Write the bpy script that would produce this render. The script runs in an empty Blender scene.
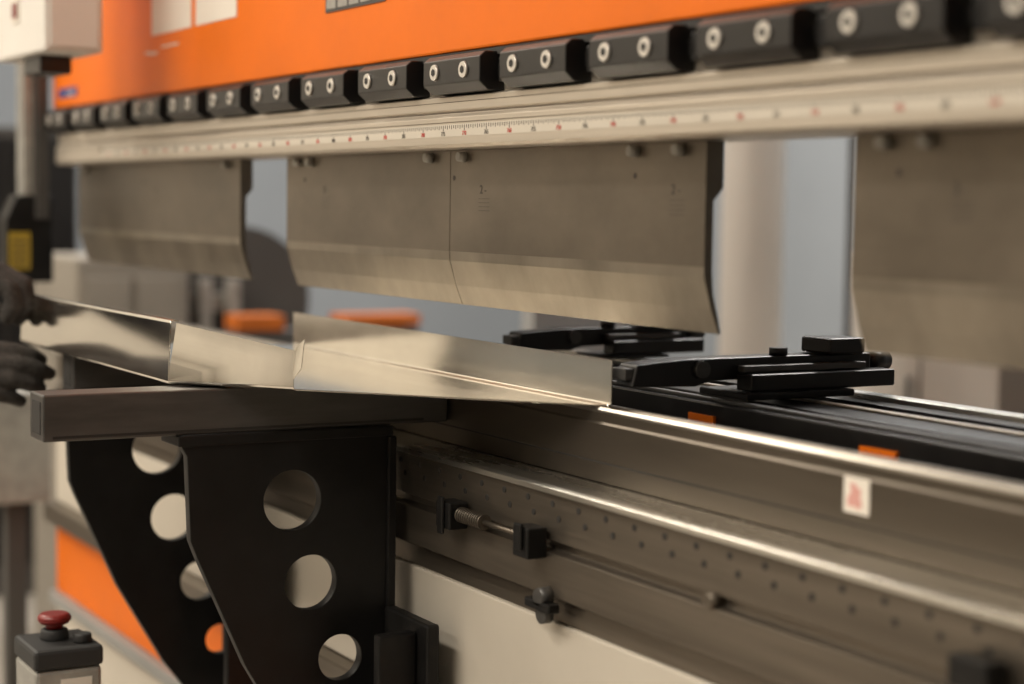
import bpy, bmesh, math, random
from mathutils import Vector, Matrix
random.seed(3)
S=bpy.context.scene
COL=S.collection
Z0=1.2
# ---------------------------------------------------------------- materials
def mat(name,col,rough=.5,metal=0.,nscale=0.,namt=0.,stretch=(1,1,1),bump=0.,rvar=0.,spec=.5,coat=0.,col2=None,emit=None):
    m=bpy.data.materials.new(name); m.use_nodes=True
    nt=m.node_tree; b=nt.nodes['Principled BSDF']
    b.inputs['Base Color'].default_value=(*col,1); b.inputs['Roughness'].default_value=rough
    b.inputs['Metallic'].default_value=metal; b.inputs['Specular IOR Level'].default_value=spec
    b.inputs['Coat Weight'].default_value=coat
    if nscale:
        tc=nt.nodes.new('ShaderNodeTexCoord'); mp=nt.nodes.new('ShaderNodeMapping')
        mp.inputs['Scale'].default_value=stretch
        n=nt.nodes.new('ShaderNodeTexNoise'); n.inputs['Scale'].default_value=nscale; n.inputs['Detail'].default_value=6; n.inputs['Roughness'].default_value=.62
        nt.links.new(tc.outputs['Object'],mp.inputs[0]); nt.links.new(mp.outputs[0],n.inputs[0])
        r=nt.nodes.new('ShaderNodeValToRGB'); r.color_ramp.elements[0].position=.3; r.color_ramp.elements[1].position=.72
        c2=col2 if col2 else tuple(max(0,c*(1-namt)) for c in col)
        r.color_ramp.elements[0].color=(*c2,1); r.color_ramp.elements[1].color=(*[min(1,c*(1+namt*.4)) for c in col],1)
        nt.links.new(n.outputs[0],r.inputs[0]); nt.links.new(r.outputs[0],b.inputs['Base Color'])
        if rvar:
            mr=nt.nodes.new('ShaderNodeMapRange'); mr.inputs[3].default_value=max(.03,rough-rvar); mr.inputs[4].default_value=min(1,rough+rvar)
            nt.links.new(n.outputs[0],mr.inputs[0]); nt.links.new(mr.outputs[0],b.inputs['Roughness'])
        if bump:
            bp=nt.nodes.new('ShaderNodeBump'); bp.inputs['Strength'].default_value=bump; bp.inputs['Distance'].default_value=.002
            nt.links.new(n.outputs[0],bp.inputs['Height']); nt.links.new(bp.outputs[0],b.inputs['Normal'])
    return m
M={}
M['orange']=mat('orange_paint',(.80,.165,.005),.45,0,6,.10,rvar=.06,spec=.22)
M['orange2']=mat('faded_orange_paint',(.50,.13,.02),.6,0,6,.2,spec=.2)
M['black']=mat('black_anodized',(.010,.009,.009),.33,.0,30,.3,rvar=.1)
M['blackp']=mat('black_worn_paint',(.009,.0085,.0082),.45,.0,22,.5,rvar=.16,bump=.15,spec=.28)
M['bar']=mat('dark_oiled_steel',(.105,.101,.097),.42,.6,14,.4,stretch=(1,.3,2),rvar=.12)
M['rail']=mat('rail_steel',(.58,.52,.44),.38,.65,8,.16,stretch=(.3,4,14),rvar=.07)
M['punch']=mat('punch_steel',(.200,.170,.135),.36,.8,4,.36,stretch=(1,1,1.6),rvar=.07)
M['punch_lit']=mat('punch_bevel_lit',(.34,.30,.245),.33,.85,9,.35,stretch=(1,1,.6),rvar=.08)  # lighter copy of the punch steel; paints reflected light onto the bevel
M['die']=mat('die_steel',(.150,.127,.102),.36,.85,10,.2,stretch=(.25,1,2),rvar=.06)
M['dierail']=mat('die_rail_steel',(.20,.172,.14),.38,.85,10,.3,stretch=(.25,1,6),rvar=.1)
M['bright']=mat('ground_bright_steel',(.82,.80,.74),.28,1,20,.12,stretch=(.2,1,4),rvar=.06)
M['die_glint']=mat('die_highlight_steel',(.55,.51,.45),.30,1,20,.12,stretch=(.2,1,4),rvar=.06)  # light tone for the highlight painted along the die edge
M['ring']=mat('zinc_screw',(.70,.67,.62),.35,.6)
M['dark']=mat('dark_recess',(.02,.018,.016),.7)
M['sheet']=mat('sheet_metal',(.94,.90,.82),.11,1,9,.14,stretch=(.6,2,1.5),rvar=.07)
M['cream']=mat('cream_paint',(.58,.53,.45),.45,0,3,.08)
M['white']=mat('white_paint',(.72,.69,.64),.5,0,4,.08)
M['pipe']=mat('pipe_paint',(.76,.71,.66),.5,0,2,.08)
M['grey']=mat('grey_paint',(.28,.28,.27),.5,0,5,.15)
M['bluegrey']=mat('bluegrey_paint',(.42,.44,.45),.6,0,2,.08)
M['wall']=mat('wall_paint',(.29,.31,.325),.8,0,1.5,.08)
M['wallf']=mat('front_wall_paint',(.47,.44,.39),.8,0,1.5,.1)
M['refl_band']=mat('reflection_band_paint',(.13,.11,.09),.6,0,2,.15)  # dark tone of unseen wall bands added for the sheet's reflections
M['ceil']=mat('ceiling_paint',(.34,.32,.28),.8,0,2,.1)
M['floor']=mat('concrete_floor',(.34,.31,.27),.45,0,3,.25,rvar=.1)
M['yellow']=mat('yellow_label',(.42,.29,.03),.5)
M['red']=mat('red_plastic',(.20,.015,.012),.38,0,10,.1)
M['redink']=mat('red_ink',(.5,.05,.04),.6)
M['pinkink']=mat('pink_ink',(.66,.34,.30),.6)
M['ink']=mat('dark_ink',(.05,.04,.035),.6)
M['paper']=mat('paper',(.80,.74,.66),.7,0,5,.05)
M['blue']=mat('blue_label',(.03,.05,.18),.5)
M['cast']=mat('cast_aluminium',(.36,.35,.32),.5,.3,40,.25,bump=.3)
M['glove']=mat('glove_fabric',(.060,.055,.051),.85,0,160,.5,bump=.6,spec=.2)
M['sleeve']=mat('sleeve_fabric',(.03,.03,.035),.9,0,60,.4,bump=.4,spec=.15)
M['rubber']=mat('black_rubber',(.02,.02,.02),.6)
M['dgrey']=mat('dark_grey_paint',(.065,.06,.055),.6,0,4,.2)
M['taupe']=mat('taupe_machine_paint',(.25,.225,.19),.6,0,4,.2)
# ---------------------------------------------------------------- helpers
def grp(name):
    e=bpy.data.objects.new(name,None); COL.objects.link(e); return e
def reg(name,me,m,parent=None,bevel=0,smooth=False,seg=2):
    o=bpy.data.objects.new(name,me); COL.objects.link(o)
    if m: me.materials.append(M[m])
    if parent: o.parent=parent
    if bevel:
        b=o.modifiers.new('bev','BEVEL'); b.width=bevel; b.segments=seg; b.limit_method='ANGLE'; b.angle_limit=math.radians(30)
    if smooth:
        for p in me.polygons: p.use_smooth=True
    return o
def boxes(name,lst,m,parent=None,bevel=0):
    bm=bmesh.new()
    for (x0,x1,y0,y1,z0,z1) in lst:
        mt=Matrix.Translation(((x0+x1)/2,(y0+y1)/2,(z0+z1)/2))@Matrix.Diagonal((abs(x1-x0),abs(y1-y0),abs(z1-z0),1))
        bmesh.ops.create_cube(bm,size=1,matrix=mt)
    me=bpy.data.meshes.new(name); bm.to_mesh(me); bm.free()
    return reg(name,me,m,parent,bevel)
def box(name,x0,x1,y0,y1,z0,z1,m,parent=None,bevel=0): return boxes(name,[(x0,x1,y0,y1,z0,z1)],m,parent,bevel)
def prism(name,prof,x0,x1,m,parent=None,bevel=0,axis='X'):
    """profile in (Y,Z) extruded along X   (axis='Y': profile (X,Z) along Y)"""
    bm=bmesh.new(); n=len(prof)
    def P(u,v,w): return (w,u,v) if axis=='X' else ((u,w,v) if axis=='Y' else (u,v,w))
    a=[bm.verts.new(P(u,v,x0)) for u,v in prof]; b=[bm.verts.new(P(u,v,x1)) for u,v in prof]
    bm.faces.new(a); bm.faces.new(list(reversed(b)))
    for i in range(n): bm.faces.new((a[i],b[i],b[(i+1)%n],a[(i+1)%n]))
    bmesh.ops.recalc_face_normals(bm,faces=bm.faces)
    me=bpy.data.meshes.new(name); bm.to_mesh(me); bm.free()
    return reg(name,me,m,parent,bevel)
def cyls(name,lst,m,parent=None,seg=24,bevel=0,smooth=True):
    """lst of (p0,p1,r0,r1)"""
    bm=bmesh.new()
    for p0,p1,r0,r1 in lst:
        p0=Vector(p0);p1=Vector(p1);d=p1-p0
        mt=Matrix.Translation((p0+p1)/2)@d.to_track_quat('Z','Y').to_matrix().to_4x4()
        bmesh.ops.create_cone(bm,cap_ends=True,segments=seg,radius1=r0,radius2=r1,depth=d.length,matrix=mt)
    me=bpy.data.meshes.new(name); bm.to_mesh(me); bm.free()
    o=reg(name,me,m,parent,bevel)
    if smooth:
        for p in me.polygons: p.use_smooth=len(p.vertices)==4
    return o
def plate(name,outer,holes,x,th,m,parent,bevel=.0012):
    """flat plate in the YZ plane at X=x with round holes"""
    cu=bpy.data.curves.new(name,'CURVE'); cu.dimensions='2D'; cu.fill_mode='BOTH'; cu.extrude=th/2; cu.bevel_depth=bevel
    def sp(pts):
        s=cu.splines.new('POLY'); s.points.add(len(pts)-1)
        for i,p in enumerate(pts): s.points[i].co=(p[0],p[1],0,1)
        s.use_cyclic_u=True
    sp(outer)
    for (cy,cz,r) in holes: sp([(cy+r*math.cos(t*math.tau/40),cz+r*math.sin(t*math.tau/40)) for t in range(40)])
    t=bpy.data.objects.new('tmp',cu); COL.objects.link(t)
    dg=bpy.context.evaluated_depsgraph_get(); me=bpy.data.meshes.new_from_object(t.evaluated_get(dg))
    bpy.data.objects.remove(t); bpy.data.curves.remove(cu)
    me.transform(Matrix(((0,0,1,x),(1,0,0,0),(0,1,0,0),(0,0,0,1))))
    me.materials.clear()
    return reg(name,me,m,parent)
def text(name,s,size,loc,m,parent,ax='front'):
    cu=bpy.data.curves.new(name,'FONT'); cu.body=s; cu.size=size; cu.extrude=.0002; cu.align_x='CENTER'
    t=bpy.data.objects.new('tmp',cu); COL.objects.link(t)
    dg=bpy.context.evaluated_depsgraph_get(); me=bpy.data.meshes.new_from_object(t.evaluated_get(dg))
    bpy.data.objects.remove(t)
    me.transform(Matrix(((1,0,0,loc[0]),(0,0,-1,loc[1]),(0,1,0,loc[2]),(0,0,0,1))))
    me.materials.clear()
    return reg(name,me,m,parent)
# ================================================================ PRESS BRAKE
XL,XR=-3.38,.35
pb=grp('press_brake')
box('upper_beam_plate',XL-.03,XR,-.062,.10,.168,1.0,'orange',pb,.003)
box('upper_beam_lip',XL-.03,XR,-.060,.09,.160,.1675,'dark',pb)
prism('tool_holder_rail',[(-.050,.160),(-.050,.122),(-.062,.119),(-.062,.104),(-.059,.1025),(-.059,.100),(-.0655,.096),(-.066,.066),(-.062,.0625),(.03,.0625),(.03,.160)],XL,XR,'rail',pb,.0006)
boxes('rail_scribed_lines',[(XL+.002,XR-.002,-.0595,-.0588,.1008,.1020),(XL+.002,XR-.002,-.0624,-.0618,.1125,.1133),(XL+.002,XR-.002,-.0662,-.0656,.0900,.0906)],'die',pb)
# ruler
boxes('ruler_ticks',[(x/200-.0006,x/200+.0006,-.0665,-.0658,.0835-(.001 if x%2==0 else 0)-(.002 if x%10==0 else 0),.0870) for x in range(int(-3.1*200),int(.3*200))],'ink',pb)
box('ruler_strip',XL+.3,XR-.02,-.0663,-.0655,.0745,.0880,'cream',pb)
for k in range(0,68):
    x=-3.05+k*.05
    if x<.25: text('ruler_number_%d'%k,str(900-k*5),.0066,(x,-.0665,.0755),'redink' if k%2==0 else 'ink',pb)
# clamps
rings=[];sock=[];conn=[]
for k in range(-6,13):
    c=-1.231-k*.175
    if c>.25: continue
    w=.066
    prism('tool_clamp_%d'%(k+7),[(-.0502,.163),(-.074,.163),(-.081,.157),(-.081,.131),(-.070,.1215),(-.0502,.1215)],c-w,c+w,'black',pb,.0012)
    conn.append((c+w+.001,c+.175-w-.001,-.060,-.0502,.136,.150))
    conn.append((c+w+.014,c+.175-w-.014,-.066,-.0502,.130,.155))
    for d in (-.037,.031):
        rings.append(((c+d,-.081,.1445),(c+d,-.0835,.1445),.0092,.0085)); sock.append(((c+d,-.083,.1445),(c+d,-.0842,.1445),.0042,.0042))
boxes('clamp_links',conn,'blackp',pb,.001)
cyls('clamp_screws',rings,'ring',pb); cyls('clamp_screw_sockets',sock,'dark',pb,6,smooth=False)
# papers and plates
box('notice_paper_1',-2.826,-2.64,-.0632,-.0622,.262,.47,'paper',pb)
box('notice_paper_2',-2.62,-2.45,-.0632,-.0622,.262,.45,'paper',pb)
boxes('tape_residue',[(-2.86,-2.835,-.0630,-.0622,.235,.238),(-2.84,-2.80,-.0630,-.0622,.232,.236),(-2.78,-2.70,-.0630,-.0622,.240,.243)],'paper',pb)
box('data_plate',-2.135,-1.96,-.0635,-.0622,.240,.34,'dgrey',pb)
boxes('data_plate_rows',[(-2.13+i*.034,-2.102+i*.034,-.0642,-.0634,.244+j*.02,.258+j*.02) for i in range(5) for j in range(4)],'cast',pb)
box('blue_badge',-3.37,-3.25,-.0632,-.0622,.186,.203,'blue',pb)
text('badge_text','ax serie',.012,(-3.29,-.0634,.189),'paper',pb)
# lower bed
prism('die_holder_rail',[(-.066,-.288),(-.062,-.284),(-.036,-.284),(.05,-.284),(.05,-.425),(-.055,-.425),(-.055,-.400),(-.070,-.396),(-.070,-.352),(-.058,-.350),(-.058,-.342),(-.066,-.340)],XL,XR,'dierail',pb,.0008)
prism('ledge_strip',[(-.072,-.291),(-.072,-.285),(-.068,-.2825),(-.018,-.2825),(-.018,-.2838),(-.0662,-.2838),(-.0662,-.291)],XL+.005,XR-.005,'bright',pb,.0006)
hs=[]
x=-3.3
while x<XR-.05:
    hs.append(((x,-.0655,-.302),(x,-.0668,-.302),.0034,.0034)); hs.append(((x+.0125,-.0655,-.316),(x+.0125,-.0668,-.316),.0034,.0034)); x+=.05
cyls('rail_holes',hs,'dark',pb,12)
box('bed_white_panel',XL-.03,XR,-.060,.10,-.579,-.4255,'cream',pb,.002)
box('bed_ledge',XL-.03,XR,-.085,.10,-.615,-.580,'dierail',pb,.003)
box('bed_orange_panel',XL-.03,XR,-.060,.10,-.752,-.6155,'orange',pb,.002)
box('bed_lower_strip',XL-.03,XR,-.075,.10,-.775,-.7525,'grey',pb,.002)
box('bed_base_panel',XL-.03,XR,-.060,.30,-1.2,-.7755,'cream',pb,.002)
box('bed_back',XL-.03,XR,.1005,.30,-.775,-.44,'dgrey',pb,.002)
for i,xx in enumerate((XL-.09,XR+.001)):
    box('side_frame_%d'%(i+1),xx,xx+.058,1.0,1.3,-1.2,1.4,'bluegrey',pb,.004)
    box('side_frame_top_%d'%(i+1),xx,xx+.058,.1005,.9995,.50,1.4,'bluegrey',pb,.004)
    box('side_frame_foot_%d'%(i+1),xx,xx+.058,.3005,.9995,-1.2,-.6,'bluegrey',pb,.004)
# stop rod + fixtures on the slot
boxes('stop_clamp',[(-1.755,-1.722,-.094,-.0705,-.356,-.326),(-1.745,-1.732,-.098,-.094,-.362,-.320),(-1.583,-1.552,-.094,-.0705,-.358,-.326),(-1.575,-1.560,-.098,-.094,-.350,-.322)],'blackp',pb,.002)
cyls('stop_rod',[((-1.73,-.083,-.338),(-1.56,-.083,-.338),.0028,.0028)],'die',pb)
cyls('stop_spring',[((-1.715+i*.005,-.083,-.338),(-1.7125+i*.005,-.083,-.338),.0085,.0085) for i in range(11)],'dierail',pb)
boxes('slot_bolt_block',[(-1.575,-1.525,-.084,-.0705,-.410,-.400)],'blackp',pb,.002)
cyls('slot_bolts',[((-1.548,-.070,-.396),(-1.548,-.084,-.396),.010,.009),((-1.548,-.070,-.414),(-1.548,-.080,-.414),.010,.010)],'bar',pb,16)
cyls('rail_plugs',[((-1.273,-.058,-.346),(-1.273,-.073,-.346),.0075,.007),((-2.02,-.066,-.33),(-2.02,-.078,-.33),.007,.006)],'dierail',pb,16)
boxes('edge_clamp',[(-.955,-.915,-.09,-.0705,-.342,-.318)],'blackp',pb,.002)
# ================================================================ PUNCHES
pprof=[(-.020,.0620),(-.020,-.055),(-.0195,-.066),(-.011,-.095),(-.002,-.118),(.001,-.118),(-.004,-.098),(-.009,-.08),(-.0105,-.06),(-.0105,.006),(0,.018),(0,.0620)]
def punch(segs,studs,labels):
    g=grp('punch_tool')
    for i,(a,b) in enumerate(segs):
        o=prism('blade_%d'%(i+1),pprof,a,b,'punch',g,.0006)
        o.data.materials.append(M['punch_lit'])
        for p in o.data.polygons:
            if p.center.z<-.06 and p.normal.y<-.3 and abs(p.normal.x)<.5: p.material_index=1
    cyls('safety_buttons',[((x,-.0205,.054),(x,-.030,.054),.0062,.0052) for x in studs],'cast',g,16)
    cyls('bored_holes',[((x,-.0195,.030),(x,-.0204,.030),.003,.003) for x in labels],'ink',g,12)
    for i,x in enumerate(labels):
        text('stamp_%d'%(i+1),'2 -',.014,(x+.07,-.0202,.012),'ink',g)
        boxes('etching_%d'%(i+1),[(x+.06,x+.085,-.0203,-.0198,.006-k*.0045,.0065-k*.0045) for k in range(4)],'ink',g)
    return g
punch([(XL-.005,-2.545)],[-2.597,-3.33],[-3.0])
punch([(-2.365,-1.8706),(-1.8694,-1.362)],[-2.318,-2.276,-1.918,-1.834,-1.478,-1.401],[-2.30,-1.86,-1.48])
punch([(-1.155,-.64),(-.639,-.12)],[-1.115,-1.066,-.7,-.58],[-1.10,-.60])
# ================================================================ DIE
d=grp('bending_die')
prism('die_body',[(-.016,-.2820),(-.016,-.222),(-.014,-.220),(-.014,-.2075),(-.0125,-.206),(-.008,-.206),(0,-.216),(.008,-.206),(.013,-.206),(.016,-.212),(.016,-.2820)],XL+.1,XR-.02,'die',d,.0005)
prism('die_edge_highlight',[(-.0147,-.2105),(-.0147,-.2078),(-.0125,-.2054),(-.0100,-.2054),(-.0100,-.2058),(-.0139,-.2080)],XL+.1,XR-.02,'die_glint',d)  # thin lighter strip, a painted highlight on the die's top edge
boxes('die_joint_groove',[(XL+.1,XR-.02,-.0165,-.0158,-.262,-.2605)],'dark',d)
box('sticker',-1.160,-1.128,-.0168,-.0160,-.252,-.222,'paper',d,.0003)
prism('sticker_print',[(-1.154,-.247),(-1.155,-.240),(-1.150,-.234),(-1.152,-.228),(-1.146,-.226),(-1.143,-.230),(-1.138,-.231),(-1.139,-.238),(-1.136,-.244),(-1.140,-.248),(-1.147,-.246)],-.0172,-.0167,'pinkink',d,axis='Y')
# ================================================================ BACK GAUGE
bg=grp('back_gauge_rails')
GL=-2.25
box('rail_front',GL,XR,.110,.150,-.232,-.204,'black',bg,.002)
box('rail_front_highlight',GL,XR,.118,.128,-.2038,-.200,'bar',bg,.001)  # lighter strip painting a highlight line along the front rail
box('rail_mid',GL,XR,.175,.235,-.235,-.206,'black',bg,.002)
box('rail_mid_highlight',GL,XR,.222,.232,-.2058,-.203,'rail',bg,.001)  # highlight line of the middle rail, painted as a light strip
box('rail_rear_light',GL,XR,.30,.325,-.215,-.200,'bright',bg,.001)
box('rail_rear_dark',GL,XR,.27,.30,-.23,-.205,'black',bg,.001)
box('rail_bed',GL,XR,.105,.36,-.43,-.2355,'dgrey',bg,.001)
boxes('orange_marker',[(-1.285,-1.235,.106,.1095,-.236,-.219),(-1.56,-1.515,.106,.1095,-.232,-.217)],'orange',bg)
def finger(x,y0,y1,z):
    g=grp('back_gauge_finger')
    prism('finger_arm',[(y0,z-.013),(y0+.006,z+.010),(y0+.07,z+.014),(y1-.03,z+.014),(y1-.03,z-.006),(y0+.10,z-.010),(y0+.08,z-.015)],x-.016,x+.016,'black',g,.002)
    box('tip_insert',x-.012,x+.012,y0-.006,y0+.03,z-.006,z+.006,'bar',g,.001)
    box('arm_slide',x+.018,x+.045,y0+.13,y1-.02,z-.020,z-.002,'black',g,.002)
    box('arm_top_rail',x+.02,x+.032,y0+.13,y1-.05,z-.001,z+.006,'bar',g,.001)
    box('arm_head',x-.02,x+.03,y1-.100,y1-.050,z+.0145,z+.032,'black',g,.003)
    box('arm_carriage',x-.035,x+.05,y0+.12,y1-.08,-.1995+.0,z-.021,'blackp',g,.002)
    cyls('pivot_bolt',[((x+.016,y0+.085,z+.003),(x+.022,y0+.085,z+.003),.009,.009)],'bar',g)
    cyls('adjust_knob',[((x+.005,y1-.028,z+.004),(x+.005,y1+.002,z+.004),.010,.010),((x+.005,y1-.15,z+.014),(x+.005,y1-.15,z+.022),.010,.010)],'black',g)
    return g
finger(-1.54,.010,.355,-.171)
finger(-2.02,.150,.445,-.1745)
# ================================================================ SHEET PART
sp=grp('bent_sheet_metal_part')
zb=-.2040
A=(-2.555,-.345);B=(-1.92,-.345);C=(-1.54,-.004);D=(-2.375,-.004)
E=(B[0]+.30*(C[0]-B[0]),B[1]+.30*(C[1]-B[1]))
def sheetmesh(name,verts,faces,th=.0016,bev=.004):
    me=bpy.data.meshes.new(name); me.from_pydata(verts,[],faces); me.update()
    o=reg(name,me,'sheet',sp,smooth=True)
    if bev:
        b=o.modifiers.new('fold','BEVEL'); b.width=bev; b.segments=4; b.limit_method='ANGLE'; b.angle_limit=math.radians(25); b.harden_normals=False
    s=o.modifiers.new('s','SOLIDIFY'); s.thickness=th; s.offset=0
    w=o.modifiers.new('w','WEIGHTED_NORMAL'); w.keep_sharp=True; w.weight=100
    return o
V=[(*A,zb),(*B,zb),(*C,zb),(*D,zb),(*E,zb),
   (A[0],A[1]+.004,zb+.069),(B[0]-.002,B[1]+.004,zb+.071),      #5,6 front flange top
   (A[0],A[1]+.016,zb+.067),(B[0]-.010,B[1]+.016,zb+.069),      #7,8 return lip
   (C[0],C[1],zb+.047),(D[0],D[1],zb+.047),                      #9,10 rear flange top
   (B[0]+.006,B[1]+.008,zb+.068),(E[0]-.003,E[1]+.002,zb+.043),  #11,12 oblique flange top
   ]
F=[(0,1,4,2,3),(0,5,6,1),(5,7,8,6),(3,2,9,10),(1,11,12,4)]
sheetmesh('folded_tray',V,F)
sheetmesh('corner_tab',[(E[0]-.003,E[1]+.002,zb+.043),(E[0],E[1],zb+.012),(E[0]+.012,E[1]+.004,zb+.024),(E[0]+.006,E[1]+.010,zb+.055)],[(0,1,2,3)],.0012,0)
# ================================================================ SUPPORT ARMS
def arm(x,yend):
    g=grp('sheet_support_arm')
    zt=-.2065
    prism('top_bar',[(x-.046,zt),(x+.006,zt),(x+.006,zt-.050),(x-.046,zt-.050)],yend,-.018,'bar',g,.002,axis='Y')
    boxes('bar_end_slot',[(x-.036,x-.004,yend-.0006,yend+.004,zt-.043,zt-.008)],'dark',g)
    box('bar_side_groove',x+.0055,x+.0066,yend+.01,-.05,zt-.047,zt-.044,'dark',g)
    outer=[(-.345,-.2575),(-.345,-.268),(-.338,-.280),(-.334,-.374),(-.327,-.392),(-.270,-.520),(-.205,-.632),(-.165,-.685),(-.098,-.70),(-.098,-.2575)]
    holes=[(-.215,-.337,.036),(-.192,-.433,.033),(-.155,-.524,.028),(-.125,-.609,.022)]
    plate('bracket_plate',outer,holes,x,.012,'blackp',g)
    box('bracket_top_flange',x-.05,x+.010,-.350,-.090,-.2690,-.2572,'blackp',g,.0015)
    box('bracket_back_plate',x-.06,x+.012,-.0975,-.0865,-.70,-.2695,'blackp',g,.002)
    boxes('mount_block',[(x+.0125,x+.125,-.102,-.0865,-.70,-.468),(x+.085,x+.10,-.150,-.1025,-.70,-.480)],'blackp',g,.003)
    cyls('mount_bolts',[((x+.045,-.1025,-.56),(x+.045,-.120,-.56),.012,.012),((x+.045,-.1025,-.64),(x+.045,-.120,-.64),.012,.012)],'bar',g,6,smooth=False)
    return g
arm(-1.88,-.497)
arm(-2.352,-.330)
# ================================================================ GLOVED HANDS
def blobmesh(name,chains,m,parent,vox=.0026,sm=3):
    bm=bmesh.new()
    for ch in chains:
        for (p,r),(q,s) in zip(ch[:-1],ch[1:]):
            p=Vector(p);q=Vector(q); n=max(2,int((q-p).length/(min(r,s)*.35))+1)
            for i in range(n+1):
                t=i/n; bmesh.ops.create_icosphere(bm,subdivisions=2,radius=r+(s-r)*t,matrix=Matrix.Translation(p.lerp(q,t)))
    me=bpy.data.meshes.new(name); bm.to_mesh(me); bm.free()
    o=reg(name,me,m,parent)
    r=o.modifiers.new('r','REMESH'); r.mode='VOXEL'; r.voxel_size=vox; r.use_smooth_shade=True
    s=o.modifiers.new('s','SMOOTH'); s.iterations=sm; s.factor=.5
    return o
def hand(W,f,s,n,curls,thumb,elbow):
    """W wrist, f toward fingers, s across to thumb side, n back of the hand"""
    g=grp('gloved_hand')
    W=Vector(W);f=Vector(f).normalized();s=Vector(s);s=(s-f*s.dot(f)).normalized();n=Vector(n);n=(n-f*n.dot(f)-s*n.dot(s)).normalized()
    ch=[]
    offs=[.031,.0105,-.0105,-.030]; kl=[.086,.091,.086,.077]
    L=[(.040,.025,.020),(.044,.029,.021),(.041,.027,.020),(.033,.021,.018)]
    for i in range(4):
        K=W+f*kl[i]+s*offs[i]+n*(.004 if i in(1,2) else 0)
        ch.append([(W+s*offs[i]*.55,.019),(W+f*kl[i]*.55+s*offs[i]*.9,.0175),(K,.0135)])
        p=K;a=0;c=[(K,.0135)];r=[.0120,.0114,.0098]
        for j in range(3):
            a+=math.radians(curls[i][j]); dr=f*math.cos(a)-n*math.sin(a)
            dr=(dr+s*offs[i]*(.6 if j==0 else -.3)).normalized()
            p=p+dr*L[i][j]; c.append((p,r[j]-(.0008 if i==3 else 0)))
        ch.append(c)
    T0=W+f*.022+s*.026-n*.008
    c=[(W+f*.01+s*.012,.019),(T0,.0165)];p=T0
    for (df,ds,dn,l),r in zip(thumb,(.0145,.013,.011)):
        dr=(f*df+s*ds+n*dn).normalized();p=p+dr*l;c.append((p,r))
    ch.append(c)
    ch.append([(W-f*.03,.027),(W+f*.015,.023)])
    blobmesh('glove',ch,'glove',g)
    El=Vector(elbow); dd=(El-W).normalized()
    blobmesh('glove_cuff',[[(W-f*.02,.030),(W+dd*.05,.034)]],'glove',g,.004)
    blobmesh('forearm_sleeve',[[(W+dd*.045,.033),(W+dd*.16,.042),(El,.050)]],'sleeve',g,.006)
    return g
# hand over the end of the front flange, fingers hooked over its top edge
hand((-2.612,-.442,-.113),(.66,.75,.06),(.75,-.66,0),(-.1,-.25,1),[(30,52,42),(30,54,42),(28,56,44),(30,56,44)],[(.8,.35,-.5,.034),(.85,.0,-.5,.030),(.9,-.2,-.2,.024)],(-2.86,-.70,-.17))
# hand below, back of the hand to the front, fingers curling under the flange
hand((-2.515,-.492,-.236),(.55,.82,.02),(-.35,.15,.85),(.62,-.42,-.45),[(16,30,24),(14,28,24),(14,28,24),(16,30,24)],[(.9,.15,-.5,.030),(.95,.0,-.4,.028),(.95,-.05,-.2,.022)],(-2.76,-.78,-.27))
# ================================================================ CONTROL BOX, GUARD, E-STOP
cb=grp('control_panel_box')
box('housing',-3.02,-2.716,-.265,-.176,.221,.62,'white',cb,.004)
box('side_lid',-2.7158,-2.712,-.258,-.183,.227,.60,'white',cb,.002)
box('button_plate',-2.90,-2.86,-.2675,-.2652,.275,.327,'paper',cb)
box('red_button_mark',-2.893,-2.867,-.2695,-.2677,.282,.305,'red',cb)
box('base_pivot',-2.90,-2.80,-.25,-.20,.193,.2208,'black',cb,.003)
cyls('hanger_arm',[((-2.88,-.22,.62),(-2.88,-.22,1.25),.025,.025)],'grey',cb)
box('hanger_bracket',-2.91,-2.85,-.25,-.0625,.93,.98,'grey',cb,.003)
sg=grp('laser_safety_guard')
boxes('guide_post',[(-3.475,-3.455,-.115,-.095,-.01,.30),(-3.445,-3.425,-.115,-.095,-.01,.30)],'cast',sg,.002)
box('post_backing',-3.48,-3.4105,-.094,-.070,-.04,.34,'dgrey',sg,.002)
prism('housing',[(-.15,-.16),(-.15,-.04),(-.13,.005),(-.06,.005),(-.06,-.16)],-3.47,-3.42,'blackp',sg,.004)
box('warning_label',-3.4195,-3.4180,-.145,-.105,-.135,-.065,'yellow',sg)
boxes('warning_print',[(-3.4178,-3.4172,-.140,-.110,-.085-k*.014,-.080-k*.014) for k in range(4)],'ink',sg)
es=grp('emergency_stop_pedestal')
ex,ey,ez=-2.16,-.405,-.545
box('enclosure_top',ex-.052,ex+.048,ey-.040,ey+.045,ez-.020,ez+.005,'rubber',es,.005)
box('enclosure_body',ex-.050,ex+.046,ey-.038,ey+.043,ez-.16,ez-.0205,'cast',es,.005)
boxes('body_label',[(ex+.0462,ex+.0475,ey-.008,ey+.030,ez-.055,ez-.032),(ex-.03,ex+.03,ey-.0395,ey-.038,ez-.10,ez-.06)],'paper',es)
cyls('estop_collar',[((ex-.01,ey,ez+.005),(ex-.01,ey,ez+.018),.018,.016),((ex+.02,ey+.026,ez+.005),(ex+.02,ey+.026,ez+.016),.012,.011)],'rubber',es,24,.002)
cyls('estop_stem',[((ex-.01,ey,ez+.018),(ex-.01,ey,ez+.026),.010,.012)],'red',es)
cyls('estop_mushroom',[((ex-.01,ey,ez+.024),(ex-.01,ey,ez+.031),.017,.0215),((ex-.01,ey,ez+.031),(ex-.01,ey,ez+.037),.0215,.017)],'red',es,28,.002)
cyls('post',[((ex,ey,ez-.16),(ex,ey,-1.185),.022,.022)],'grey',es)
cyls('foot_plate',[((ex,ey,-1.2),(ex,ey,-1.185),.14,.135)],'dgrey',es,40,.003)
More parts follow.
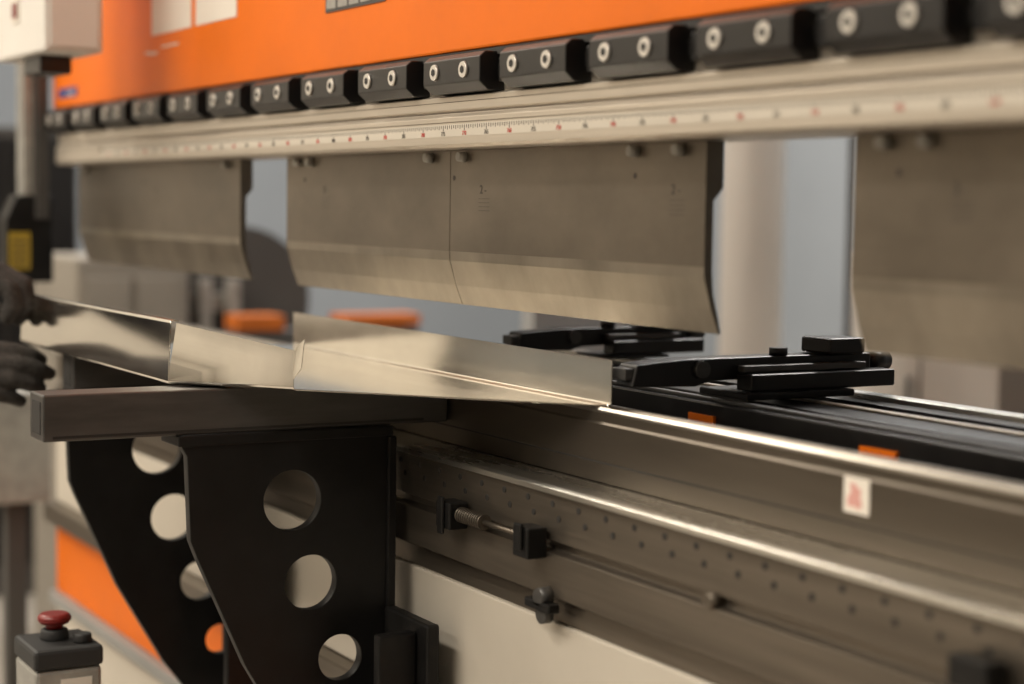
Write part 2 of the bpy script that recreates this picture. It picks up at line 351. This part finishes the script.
# ================================================================ BACKGROUND
wp=grp('ventilation_pipe')
cyls('pipe',[((-3.95,2.0,-1.2),(-3.95,2.0,2.6),.085,.085)],'pipe',wp,40)
cyls('pipe_clamp',[((-3.95,2.0,-.04+k*.9),(-3.95,2.0,0+k*.9),.09,.09) for k in (-1,2)],'grey',wp,40)
cyls('conduit',[((-3.72,2.15,-1.2),(-3.72,2.15,2.6),.010,.010)],'dgrey',wp,16)
cr=grp('cable_reel')
cyls('reel_disc',[((-4.70,.80,-.27),(-4.66,.80,-.27),.20,.20),((-4.80,.80,-.27),(-4.84,.80,-.27),.20,.20),((-4.81,.80,-.27),(-4.69,.80,-.27),.12,.12)],'dgrey',cr,48)
boxes('reel_stand',[(-4.62,-4.59,.655,.69,-1.2,-.21),(-4.62,-4.59,.735,.77,-1.2,-.21),(-4.9,-4.59,.6,1.0,-1.2,-1.17),(-4.659,-4.6201,.655,.77,-.30,-.25)],'cast',cr,.004)
ob=grp('orange_work_bench')
boxes('bench_top',[(-4.50,-4.40,.69,.82,-.338,-.298),(-4.50,-4.40,.99,1.22,-.332,-.302)],'orange2',ob,.003)
boxes('bench_frame',[(-4.49,-4.41,.69,1.22,-.38,-.3385)],'dgrey',ob,.004)
boxes('bench_legs',[(-4.48,-4.42,.70,.74,-1.2,-.3805),(-4.48,-4.42,1.17,1.21,-1.2,-.3805)],'dgrey',ob,.003)
tm=grp('background_machine')
box('cabinet',-4.95,-4.52,.30,.60,-1.2,-.15,'taupe',tm,.01)
boxes('cabinet_doors',[(-4.5195,-4.51,.32,.44,-1.1,-.2),(-4.5195,-4.51,.455,.58,-1.1,-.2)],'taupe',tm,.004)
wc=grp('storage_cabinet')
box('carcass',-3.35,-2.86,1.85,2.25,-1.2,-.10,'white',wc,.004)
boxes('door_gap',[(-3.11,-3.105,1.8485,1.8502,-1.15,-.15)],'dark',wc)
cyls('handle',[((-3.13,1.835,-.5),(-3.13,1.835,-.38),.006,.006)],'bar',wc)
dc=grp('electrical_cabinet')
box('carcass',-2.80,-2.1,1.95,2.4,-1.2,.35,'dgrey',dc,.004)
boxes('door_panel',[(-2.77,-2.47,1.942,1.9498,-1.1,.3),(-2.44,-2.13,1.942,1.9498,-1.1,.3)],'black',dc,.003)
lc=grp('tool_locker')
box('carcass',-6.0,-5.4,.12,.56,-1.2,.21,'dgrey',lc,.005)
boxes('doors',[(-5.3995,-5.39,.13,.335,-1.1,.18),(-5.3995,-5.39,.345,.55,-1.1,.18)],'black',lc,.003)
gb=grp('grey_junction_box')
box('box',-3.62,-3.52,-.16,-.04,-.60,-.38,'cast',gb,.005)
boxes('mount',[(-3.59,-3.55,-.12,-.08,-1.2,-.6005)],'dgrey',gb,.003)
# room
box('floor',-9,5,-6,4.5,-1.3,-1.2,'floor')
box('ceiling',-9,5,-6,4.5,2.6,2.7,'ceil')
box('wall_back',-9,5,4.5,4.6,-1.2,2.6,'wall')
box('wall_left',-9.1,-9,-6,4.5,-1.2,2.6,'wall')
box('reflector_partition',-6.1,-6.02,-5.95,-.15,-1.2,2.6,'wallf')  # unseen, added as a pale reflector to brighten the sheet's reflections
box('reflection_band_partition',-6.019,-5.995,-5.95,-.15,-1.2,-.42,'refl_band')  # dark band added out of view to grade the flange reflections
box('wall_front',-9,5,-6.1,-6,-1.2,2.6,'wallf')
box('reflection_band_front',-5.99,5,-5.999,-5.975,-1.2,-.42,'refl_band')  # same added dark band, low on the unseen front wall
box('wall_right',5,5.1,-6,4.5,-1.2,2.6,'wallf')
# ================================================================ LIGHTS
def area(name,loc,rot,sx,sy,e,col):
    l=bpy.data.lights.new(name,'AREA'); l.shape='RECTANGLE'; l.size=sx; l.size_y=sy; l.energy=e; l.color=col
    o=bpy.data.objects.new(name,l); COL.objects.link(o); o.location=loc; o.rotation_euler=rot; return o
W_=(1,.91,.78)
area('front_fill_lamp',(-1.6,-2.6,2.55),(0,0,0),3.5,.35,125,W_)
area('front_fill_lamp',(-5.0,-2.2,2.55),(0,0,0),.4,3,180,W_)
area('front_fill_lamp',(-2.0,-4.6,2.55),(0,0,0),5,.4,130,W_)  # added fill near the front wall, brightens what the sheet reflects
area('front_fill_lamp',(1.4,-1.2,2.55),(0,0,0),.4,3,22,W_)
area('front_fill_lamp',(-4.5,2.8,2.55),(0,0,0),5,.4,215,(1,.95,.90))
area('front_fill_lamp',(-6.5,1.4,2.55),(0,0,0),1.5,1.5,75,(1,.95,.90))
w=bpy.data.worlds.new('world'); S.world=w; w.use_nodes=True
w.node_tree.nodes['Background'].inputs[0].default_value=(1,.88,.74,1); w.node_tree.nodes['Background'].inputs[1].default_value=.12
# ================================================================ CAMERA
cam=bpy.data.cameras.new('camera'); co=bpy.data.objects.new('camera',cam); COL.objects.link(co)
co.matrix_world=Matrix(((.4942,-.0731,.8663,0),(.8692,.0252,-.4938,-1),(.0143,.9970,.0760,0),(0,0,0,1)))
cam.lens=63.28; cam.sensor_width=36; cam.clip_start=.02
cam.dof.use_dof=True; cam.dof.focus_distance=2.0; cam.dof.aperture_fstop=2.5
S.camera=co
for o in list(S.objects):
    if o.parent is None: o.location.z+=Z0
S.view_settings.view_transform='Standard'
